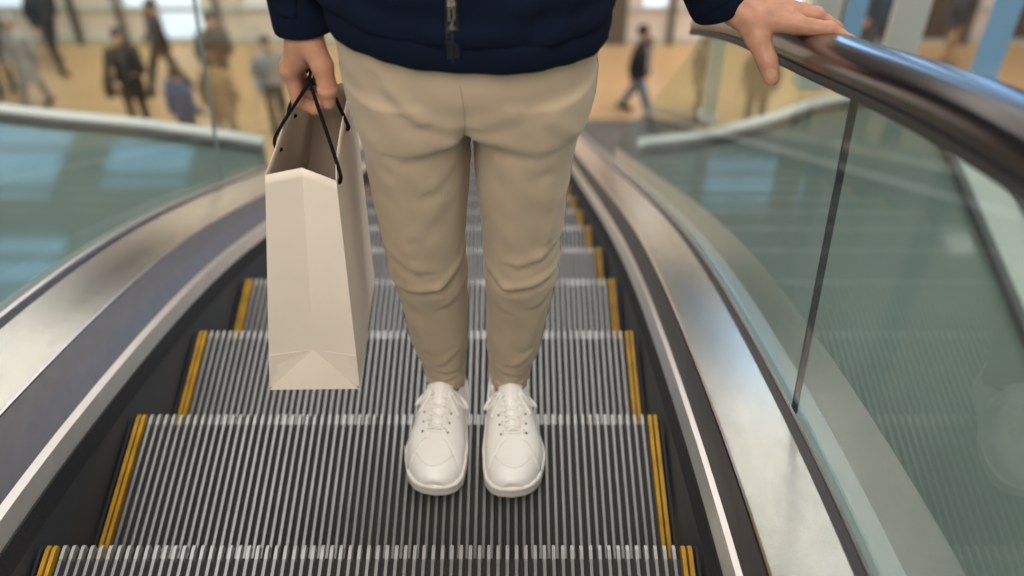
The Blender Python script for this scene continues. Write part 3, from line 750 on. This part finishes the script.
# hair and eyes
def f_hair(X, Y, Z):
    P = (X, Y, Z); f = ell(P, (.157, .010, 1.682), (.087, .102, .102)) - .002 * np.sin(160*X) * np.sin(90*Y)
    f = smax(f, -ell(P, (.157, -.085, 1.610), (.075, .075, .098)), .012); return smax(f, 1.575 + .55 * np.maximum(.02 - Y, 0) - Z, .01)
v_, f_ = surface_nets(f_hair, (.05, -.12, 1.56), (.265, .13, 1.80), .006); own(joined('hair', [(v_, f_)], M['hair']))
for s in (-1, 1):
    bm = bmesh.new(); bmesh.ops.create_uvsphere(bm, u_segments=24, v_segments=18, radius=.0118); me = bpy.data.meshes.new('eye'); bm.to_mesh(me); bm.free(); me.materials.append(M['eyewhite'])
    for p in me.polygons: p.use_smooth = True
    me.materials.append(M['iris'])
    for p in me.polygons:
        if p.center.y < -.0095: p.material_index = 1
    o = link('eye', me); o.location = (.157 + s*.032, -.0775, 1.643); o.parent = MAN; o.matrix_parent_inverse = Matrix.Translation((-.157, 0, 0))

# --- sneakers, built in their own frame: toe at -y, heel at +y, ground z=0
def outline(t):          # t: 0 toe .. 1 heel -> half widths (inner, outer) of sole
    tab = [(0, 0), (.015, .022), (.05, .036), (.12, .0475), (.25, .0535), (.35, .0540), (.5, .0475), (.65, .0405), (.8, .0380), (.92, .0345), (.97, .0260), (.99, .015), (1, 0)]
    return np.interp(t, [a for a, _ in tab], [b for _, b in tab])
LEN = .272
def cxs(t, s): return s * .010 * np.interp(t, [0, .3, .6, 1], [-.55, .25, -.1, -.1])
def topz(t): return np.interp(t, [0, .03, .10, .2, .32, .42, .52, .60, .68, .8, .93, 1.0], [.046, .055, .064, .069, .077, .090, .106, .116, .100, .086, .092, .086])
def shoe(s, loc, ang, label):
    root = bpy.data.objects.new('sneaker', None); COL.objects.link(root); root['label'] = label
    def place(o): o.parent = root; return o
    def fu(X, Y, Z):
        t = np.clip((Y + LEN * .5) / LEN, 0, 1)
        wd = outline(np.clip(t * .985 + .006, 0, 1)) - .0025; hz = topz(t); cx = cxs(t, s)
        fr = np.clip((Z - .018) / np.maximum(hz - .018, .01), 0, 1.4)
        e = 2.35; q = ((np.abs(X - cx) / np.maximum(wd, .002))**e + np.maximum(fr, 0)**e)**(1/e)
        f = (q - 1) * np.minimum(wd, hz - .018) * .9
        # overlay panels: quarters step up from the vamp behind a curved line
        plan_y = -.5 * LEN + .086 + .55 * np.abs(X - cx) * -1 + .9 * np.maximum(np.abs(X - cx) - .022, 0) * -1
        f = f - .0016 * (1 / (1 + np.exp(-(Y - plan_y) / .0009))) * (np.abs(X - cx) > .013 + .0 * Y)
        capl = -.5 * LEN + .046 + 7 * (X - cx)**2
        f = f + .0006 * np.exp(-((Y - capl) / .0016)**2)
        f = f + .0010 * np.exp(-((Z - .034 - .02 * t) / .0014)**2) * 0
        # opening
        op = ell((X, Y, Z), (cxs(.8, s), -.5 * LEN + .212, .112), (.0335, .058, .070)); f = smax(f, -op, .006)
        # slot for the tongue
        f = np.maximum(f, np.abs(Y) - .5*LEN + .0035)
        slot = np.maximum(np.abs(X - cx) - .0115, np.maximum(-.5*LEN + .092 - Y, Y + .5*LEN - .165))
        f = np.where((slot < 0) & (Z > .05), f + .0022, f)
        return smax(f, .016 - Z, .002)
    v, f_ = surface_nets(fu, (-.066, -.145, .008), (.066, .145, .135), .0023)
    up = place(joined('upper', [(v, f_)], M['shoe'])); bv = BVHTree.FromPolygons(v.tolist(), f_.tolist())
    # sole
    b = MB(); rings = []; n = 46
    def ring(off, z, zt=0):
        out = []
        ts = [.5 - .5 * math.cos(math.pi * i / n) for i in range(n + 1)]
        for sg, seq in ((1, ts), (-1, ts[::-1][1:-1])):
            for t in seq:
                wd = float(outline(t)); y = -.5*LEN + t*LEN; k = 1 if wd > 1e-6 else 0
                yy = y * (1 + off / (.5*LEN)); lift = .010 * max(0, (.14 - t) / .14)**1.6
                out.append((float(cxs(t, s)) + sg * wd * (1 + off / .045), yy, z + lift + (zt if z > .02 else 0)))
        return out
    for off, z in ((-.004, .0), (.0005, .0015), (.0020, .005), (.0024, .012), (.0018, .021), (.0024, .0225), (.0020, .026), (.0002, .0285), (-.006, .0285)): rings.append(ring(off, z))
    b.prism(None, rings); place(b.build('sole', M['sole'], None, True))
    def top(x, y, off):
        h = bv.ray_cast(Vector((x, y, .3)), Vector((0, 0, -1))); return (h[0] + h[1] * off) if h[0] else Vector((x, y, .1))
    def seam(xy, r=.0007):
        pts = [top(x, y, .0002) for x, y in xy]; b = MB(); b.tube(pts, r, 5); place(b.build('stitch_line', M['stitch'], None, True))
    for sg in (-1, 1):
        seam([(float(cxs(.3, s)) + sg * x, -.5*LEN + .086 - .55*x - .9*max(x - .022, 0)) for x in np.linspace(.014, .0465, 16)])
        seam([(float(cxs(.5, s)) + sg * (.0145 + .004*t), -.5*LEN + .090 + .068*t) for t in np.linspace(0, 1, 12)], .0005)
    seam([(float(cxs(.2, s)) + x, -.5*LEN + .026 + 26*x*x) for x in np.linspace(-.034, .034, 26)], .0005)
    # tongue: padded tab rising in front of the ankle, scalloped top
    V, F = [], []; nu, nv = 13, 15; y0, y1 = -.5*LEN + .094, -.5*LEN + .163
    for sidez in (0, 1):
        for i in range(nu):
            u = i / (nu-1) * 2 - 1
            for j in range(nv):
                tt = j / (nv-1)
                y = y0 + (y1 - y0) * tt + .004 * u*u
                zb = float(topz((y + .5*LEN) / LEN)) - .0015 + (.006 * max(0, tt - .62) / .38 if tt > .62 else 0)
                hw = .0125 + .010 * tt
                z = zb - .006 * u*u * (1 + tt) + (.0035 * (1 - u*u) if tt > .7 else 0) - sidez * .007
                y += sidez * .004 + (.010 * max(0, tt - .62) / .38)
                if tt > .93: z -= .0045 * abs(math.sin(u * 2.6)) * (1 if abs(u) > .2 else .2)
                V.append((float(cxs(.5, s)) + hw * u, y, z))
    N0 = nu * nv
    for i in range(nu - 1):
        for j in range(nv - 1):
            q = (i*nv+j, (i+1)*nv+j, (i+1)*nv+j+1, i*nv+j+1); F.append(q); F.append(tuple(N0 + k for k in reversed(q)))
    for i in range(nu - 1): F.append((i*nv+nv-1, (i+1)*nv+nv-1, N0+(i+1)*nv+nv-1, N0+i*nv+nv-1)); F.append((i*nv, N0+i*nv, N0+(i+1)*nv, (i+1)*nv))
    for j in range(nv - 1):
        F.append((j, j+1, N0+j+1, N0+j)); e = (nu-1)*nv; F.append((e+j, N0+e+j, N0+e+j+1, e+j+1))
    place(fixn(mesh('tongue', V, F, M['shoe'], None, True)))
    # laces: straight bars and crossing runs
    ey = [(-.5*LEN + .090 + i * .0160, .0205 + i * .0006) for i in range(5)]
    cx5 = lambda y: float(cxs((y + .5*LEN)/LEN, s))
    def run(p, q, bow=.0018, r=.0027, n=14, name='lace'):
        pts = []
        for i in range(n + 1):
            t = i / n; x = p[0] + (q[0]-p[0]) * t; y = p[1] + (q[1]-p[1]) * t
            k = top(x, y, .0018); k = Vector((x, y, k.z)); k.z += bow * math.sin(math.pi * t); pts.append(k)
        zs_ = [p_.z for p_ in pts]
        for _ in range(2): zs_ = [max(zs_[i], (zs_[max(i-1,0)] + zs_[min(i+1,n)]) / 2) for i in range(n + 1)]
        for p_, z in zip(pts, zs_): p_.z = z
        b = MB(); b.tube(pts, r, 8, 0, .42, up=(0, 0, 1)); return place(b.build(name, M['lace'], None, True))
    for i, (y, x) in enumerate(ey):
        c = cx5(y)
        if i == 0: run((c - x, y), (c + x, y))
        else:
            py, px = ey[i-1]; pc = cx5(py)
            run((pc - px * .96, py + .002), (c + x, y), .0022); run((pc + px * .96, py + .002), (c - x, y), .0032)
        for sg in (-1, 1):
            k = top(c + sg * (x + .002), y, .0006); bm = MB()
            bm.tube([k - Vector((0, 0, .001)), k + Vector((0, 0, .0004))], .0019, 10); place(bm.build('eyelet', M['eyelet'], None))
    y5, x5 = ey[-1]; c = cx5(y5); kn = top(c, y5 + .004, .003) + Vector((0, -.002, .004))
    b = MB(); b.tube([kn + Vector((-.005, 0, -.001)), kn + Vector((0, -.002, .0015)), kn + Vector((.005, 0, -.001))], [.0025, .0046, .0025], 8); place(b.build('lace_knot', M['lace'], None, True))
    for sg in (-1, 1):
        lp = [kn]
        for dx, dy, dz in ((.016, -.006, .009), (.032, -.012, .004), (.046, -.004, -.012), (.036, .006, -.006), (.018, .004, .004)):
            p = kn + Vector((sg * dx, dy, dz)); t_ = top(p.x, p.y, .002); p.z = max(p.z, t_.z + .002) if bv.ray_cast(Vector((p.x, p.y, .3)), Vector((0, 0, -1)))[0] else p.z; lp.append(p)
        lp.append(kn)
        b = MB(); b.tube(spline(lp, 8), .0029, 8, 0, .42, up=(0, -.5, .85)); place(b.build('lace_loop', M['lace'], None, True))
        en = [kn]
        for dx, dy in ((.014, -.010), (.026, -.024), (.036, -.034)):
            p = kn + Vector((sg * dx, dy, 0)); h = bv.ray_cast(Vector((p.x, p.y, .3)), Vector((0, 0, -1))); p.z = (h[0].z + .0045) if h[0] and h[0].z > .04 else kn.z - .02 - dx*.3; en.append(p)
        b = MB(); b.tube(spline(en, 6), .0026, 8, 0, .42, up=(0, -.4, .9)); place(b.build('lace_end', M['lace'], None, True))
    root.location = loc; root.rotation_euler = (0, 0, ang)
    root.parent = MAN; root.matrix_parent_inverse = Matrix.Translation((-.157, 0, 0))
    return root
shoe(-1, (.0865, -.043, .001), R(-4.5), 'white leather lace-up sneaker on the viewer\'s left')
shoe(1, (.2155, -.047, .001), R(3.0), 'white leather lace-up sneaker on the viewer\'s right')

# ------------------------------------------------------------------ shopping bag
BAG = empty('shopping_bag', (-.10, -.02, .262), 'cream paper shopping bag with black cord handles hanging from the man\'s hand', 'bag')
def bput(o): o.parent = BAG; o.matrix_parent_inverse = Matrix.Translation((.10, .02, -.262)); return o
def bag_ring(t, inset=0.0):          # t 0 bottom .. 1 top ; ring FL, FC, FR, (right panel pts), BR, BC, BL, (left panel pts)
    zf = .262 + t * .440
    k = t
    fl = Vector((-.178 + .060 * k, -.138 + .010 * k, zf)); fr = Vector((-.031 + .008 * k, -.136 + .010 * k, zf - .012 * k))
    bl = Vector((-.170 + .097 * k, .104 - .006 * k, zf)); br = Vector((-.027 + .004 * k, .106 - .006 * k, zf - .004 * k))
    crease = .0008 + .0105 * min(1, k / .175) + .006 * max(0, k - .175)
    fc = (fl + fr) / 2 + Vector((0, crease, .004 * k)); bc = (bl + br) / 2 - Vector((0, crease, 0))
    def side(a, b, bulge, n=9):
        out = []
        for i in range(1, n):
            u = i / n; p = a.lerp(b, u); q = math.sin(math.pi * u)
            p.x += bulge * q * math.sin(math.pi * min(1, k * .9)) ; p.z += .026 * q * max(0, k - .75) / .25
            p.x += .0022 * math.sin(5 * u + 4 * k) * min(1, k * 4)
            out.append(p)
        return out
    R_ = side(fr, br, .006); L_ = side(bl, fl, -.004)
    return [fl, fc, fr] + R_ + [br, bc, bl] + L_
ts = [0, .06, .12, .175] + [.30, .45, .60, .75, .80, .84, .88, .92, .96, 1.0]
rings = [bag_ring(t) for t in ts]; n = len(rings[0])
# the folded foot of the gusset: keep the bottom strip flat, crease apex at t=.12
V = [tuple(p) for r_ in rings for p in r_]; F = []
for a in range(len(rings) - 1):
    for i in range(n): F.append((a*n+i, a*n+(i+1) % n, (a+1)*n+(i+1) % n, (a+1)*n+i))
F.append(tuple(reversed(range(n))))
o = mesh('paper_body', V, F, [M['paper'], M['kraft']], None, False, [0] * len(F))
fixn(o); o.data.polygons.foreach_set('use_smooth', [True] * len(o.data.polygons)); o.data.set_sharp_from_angle(angle=R(22))
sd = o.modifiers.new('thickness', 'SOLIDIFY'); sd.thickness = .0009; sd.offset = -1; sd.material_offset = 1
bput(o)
# triangular foot folds on the front gusset and a turned cross crease
def foot_fold(name, quad, th=.0006):
    n_ = (quad[1] - quad[0]).cross(quad[2] - quad[0]).normalized()
    if n_.y > 0: n_ = -n_
    k = len(quad); V = [p + n_ * .0003 for p in quad] + [p + n_ * (.0003 + th) for p in quad]
    F = [tuple(range(k)), tuple(range(k, 2*k))] + [(i, (i+1) % k, k + (i+1) % k, k + i) for i in range(k)]
    return bput(fixn(mesh(name, V, F, M['paper'])))
r0, r1 = bag_ring(0), bag_ring(.175)
apex = r1[1].copy(); apex.y -= .0008
A_, B_, C_, D_ = r0[0].copy(), r0[2].copy(), r1[0].copy(), r1[2].copy()
foot_fold('foot_fold', [A_ + Vector((.001, -.0045, 0)), B_ + Vector((-.001, -.0045, 0)), apex])
foot_fold('foot_flap', [A_, apex + Vector((0, .0015, 0)), C_], .0004); foot_fold('foot_flap', [B_, D_, apex + Vector((0, .0015, 0))], .0004)
# inner turned-over rim
V, F = [], []
ra, rb_ = bag_ring(1.0), bag_ring(.86)
# cord handles
def panel_pt(sidex, u, t):
    r_ = bag_ring(t); L_ = (r_[2:3] + r_[3:11] + r_[11:12]) if sidex > 0 else (r_[0:1] + r_[14:][::-1][:8] + r_[13:14])
    x = u * 9; i = min(8, int(x)); return L_[i].lerp(L_[i+1], x - i)
for sx in (-1, 1):
    h0, h1 = panel_pt(sx, .08 if sx > 0 else .28, .95), panel_pt(sx, .50 if sx > 0 else .60, .95)
    off = Vector((sx * .0030, 0, 0)); tx = -.0665 + sx * .0030
    pts = [h0 + off + Vector((-sx * .004, 0, -.002)), h0 + off, h0 + Vector((0, .006, .022)) * 1 + off * .6, Vector((tx + .006, -.0330, .7800)), Vector((tx + .005, -.024, .7830)), Vector((tx + .004, -.006, .7650)), Vector((tx, .020, .7535)), Vector((tx, .042, .7590)), Vector((tx, .060, .760)), h1 + Vector((0, -.008, .022)) + off * .6, h1 + off, h1 + off + Vector((-sx * .004, 0, -.002))]
    b = MB(); b.tube(spline(pts, 8), .0026, 8); o = bput(b.build('cord_handle', M['cord'], None, True)); o['label'] = 'black cord handle'
    for h in (h0, h1):
        b = MB(); b.tube([h + off * .2, h + off * .55], .0046, 10); bput(b.build('eyelet', M['hole']))
        b = MB(); b.tube([h - Vector((sx * .0016, 0, 0)), h - Vector((sx * .0045, 0, 0))], [.0032, .0020], 8); bput(b.build('cord_knot', M['cord']))

# ------------------------------------------------------------------ people in the lower hall
CM = {}
def cm(c):
    if c not in CM: CM[c] = mat('garment_%d' % len(CM), c, .8, var=.1, vscale=6)
    return CM[c]
def bystander(px, py, label, top, legs, heading=0.0, stride=.1, coat=.0, hair=(.02, .015, .012), arms=(.1, .1), bag=None, inner=None, scale=1.0, bend=(0, 0)):
    th = R(45.6); ang = th + math.atan((py - 288) / 1130); H = CAM[2] - FLOOR_Z; Y = H / math.tan(ang)
    D = Y * math.cos(th) + H * math.sin(th); X = CAM[0] + (px - 512) / 1130 * D
    root = empty('person', (X, CAM[1] + Y, FLOOR_Z + .007), label, 'person', 'people in the hall below'); root.rotation_euler = (0, 0, heading); root.scale = (scale,) * 3
    st = stride
    hipz, shz = .92, 1.43
    kL, kR = (-.095, -st * .55, .50), (.095, st * .45, .50)
    aL, aR = (-.10, -st, .085), (.10, st, .10)
    def f_legs(X, Y, Z):
        P = (X, Y, Z); f = chain(P, [(-.09, 0, hipz), kL, aL], [.092, .068, .052], .02)
        f = smin(f, chain(P, [(.09, 0, hipz), kR, aR], [.092, .068, .052], .02), .02); f = smin(f, ell(P, (0, 0, .95), (.17, .115, .11)), .03); return smax(f, .06 - Z, .01)
    hands = []
    eL = (-.255, .03 - .25 * bend[0], 1.14 ); eR = (.255, .03 - .25 * bend[1], 1.14)
    hL = (-.24 + .10 * bend[0], -.04 - arms[0] - .22 * bend[0], .88 + .22 * bend[0]); hR = (.24 - .10 * bend[1], -.04 + arms[1] - .22 * bend[1], .88 + .22 * bend[1])
    zlow = .93 - coat
    def f_top(X, Y, Z):
        P = (X, Y, Z); f = smax(loftf(P, [(.3, 0, 0, .225, .16), (.9, 0, 0, .19, .135), (1.1, 0, 0, .175, .125), (1.3, 0, 0, .20, .13), (1.42, 0, 0, .16, .095), (1.5, 0, .01, .065, .065)], 2.3), zlow - Z, .02)
        for s, e, h in (((-.185, 0, 1.40), eL, hL), ((.185, 0, 1.40), eR, hR)):
            hw = tuple(np.add(np.multiply(h, .85), np.multiply(e, .15))); f = smin(f, chain(P, [s, e, hw], [.068, .055, .045], .02), .03)
        return smax(f, Z - 1.50, .01) - .004 * np.sin(25*Z + 12*X) * np.sin(17*X + 9)
    def f_body(X, Y, Z):
        P = (X, Y, Z); f = ell(P, (0, -.005, 1.645), (.076, .095, .112)); f = smin(f, ell(P, (0, -.035, 1.57), (.05, .055, .05)), .03)
        f = smin(f, chain(P, [(0, -.085, 1.64), (0, -.112, 1.605)], [.010, .016], .01), .015)
        f = smin(f, chain(P, [(0, .01, 1.60), (0, .01, 1.38)], [.052, .055], .01), .02)
        for s in (-1, 1): f = smin(f, ell(P, (s*.078, .01, 1.63), (.012, .02, .032)), .01)
        f = smin(f, chain(P, [(-.17, 0, 1.36), (.17, 0, 1.36)], [.05, .05], .01), .03)
        for s, e, h in (((-.17, 0, 1.36), eL, hL), ((.17, 0, 1.36), eR, hR)):
            d = np.subtract(h, e); d = d / np.linalg.norm(d); f = smin(f, chain(P, [s, e, h, tuple(np.add(h, d * .09))], [.045, .04, .032, .026], .01), .02)
            f = smin(f, chain(P, [h, tuple(np.add(h, d*.05 + np.array([0, -.035, 0])))], [.02, .013], .01), .015)
        return f
    def f_hair(X, Y, Z):
        P = (X, Y, Z); f = ell(P, (0, .012, 1.665), (.088, .105, .112)); return smax(smax(f, -ell(P, (0, -.09, 1.60), (.08, .075, .085)), .015), 1.57 + .2*(.06 - Y) - Z, .01)
    def add(name, f, lo, hi, m, h=.022):
        v, q = surface_nets(f, lo, hi, h); o = joined(name, [(v, q)], m); o.parent = root; return o
    add('body', f_body, (-.36, -.6, .70), (.36, .45, 1.80), M['skin2'], .019)
    add('trousers', f_legs, (-.24, -.62, .03), (.24, .62, 1.10), cm(legs))
    tp = add('jacket', f_top, (-.38, -.55, zlow - .06), (.38, .40, 1.56), cm(top))
    add('hair', f_hair, (-.13, -.14, 1.5), (.13, .15, 1.82), cm(hair), .016)
    if inner:
        def f_in(X, Y, Z):
            P = (X, Y, Z); f = loftf(P, [(.9, 0, -.012, .085, .132), (1.1, 0, -.012, .08, .122), (1.3, 0, -.012, .075, .128), (1.46, 0, -.012, .05, .075)], 2.3)
            return smax(smax(f, .96 - Z, .01), Z - 1.45, .01)
        add('shirt', f_in, (-.15, -.2, .9), (.15, .16, 1.5), cm(inner))
    for a, s in ((aL, -1), (aR, 1)):
        def f_s(X, Y, Z):
            P = (X, Y, Z); f = chain(P, [(a[0], a[1] + .05, .05 + a[2] - .085), (a[0] + s*.01, a[1] - .15, .035 + (a[2] - .085))], [.05, .042], .01)
            return smax(f, a[2] - .085 + .003 - Z, .006)
        add('shoe', f_s, (a[0] - .08, a[1] - .24, -.02), (a[0] + .08, a[1] + .14, .16), cm((.03, .03, .03)), .016)
    if bag:
        b = MB(); x = -.30; y = .05
        rings = [[(x + sx * w_ , y + sy * d_, z) for sx, sy in ((-1, -.8), (-.8, -1), (.8, -1), (1, -.8), (1, .8), (.8, 1), (-.8, 1), (-1, .8))] for z, w_, d_ in ((.66, .06, .12), (.69, .085, .16), (.90, .08, .155), (.97, .05, .12))]
        b.prism(None, rings); b.tube(spline([(x, y - .1, .95), (x + .06, y - .04, 1.25), (x + .12, y - .04, 1.46), (x + .12, y + .06, 1.46), (x + .05, y + .09, 1.2), (x, y + .1, .95)], 5), .014, 6)
        o = b.build('shoulder_bag', cm(bag)); o.parent = root
    return root
DK = (.012, .014, .02); BLK = (.008, .008, .010)
bystander(8, 92, 'blurred standing person in dark brown at the left edge of the hall', (.06, .045, .04), (.10, .085, .07), .3, .06)
bystander(40, 108, 'blurred person in pale grey coat near the left edge of the hall', (.36, .35, .35), (.26, .24, .22), -.3, .18, .38, (.35, .34, .34))
bystander(60, 66, 'person in dark clothes striding by the shop front, far left', (.03, .035, .05), (.035, .035, .045), .9, .24)
bystander(143, 128, 'man in black coat with shoulder bag standing above the left glass', BLK, BLK, .25, .01, .30, bag=BLK, inner=(.05, .06, .08), bend=(.9, .9), scale=1.05)
bystander(171, 92, 'man in open black suit striding past behind the black-coated man', BLK, DK, -.9, .30, .10, inner=(.42, .38, .38))
bystander(197, 160, 'person in blue jacket, lower body hidden by the left kerb', (.025, .075, .19), (.05, .06, .08), 2.6, .05, .05)
bystander(231, 147, 'person in tan coat seen from behind near the paper bag', (.36, .245, .14), (.40, .34, .27), 3.0, .06, .30, (.10, .05, .03))
bystander(227, 106, 'person in dark brown top standing just behind the tan coat', (.055, .04, .035), (.05, .045, .04), .2, .06, bend=(.5, .5))
bystander(281, 130, 'person in grey top and black trousers behind the bag handles', (.30, .30, .32), BLK, .4, .10)
bystander(636, 119, 'man in open dark jacket and blue jeans walking beyond the escalator', BLK, (.10, .15, .20), .95, .34, .06, inner=(.40, .37, .38), arms=(-.05, .1))
bystander(697, 118, 'blurred person in dark brown beside the pale post', (.11, .08, .065), (.05, .045, .04), .8, .10, .2)
bystander(751, 132, 'person in brown seen through the right glass under the handrail', (.20, .15, .10), (.10, .09, .07), -.4, .10, .2)
bystander(943, 70, 'person in dark top between the blue fins at upper right', (.05, .05, .06), (.28, .2, .12), .5, .1)
bystander(872, 66, 'person in dark blue between grey posts at upper right', (.03, .045, .07), (.05, .06, .08), -.6, .15)
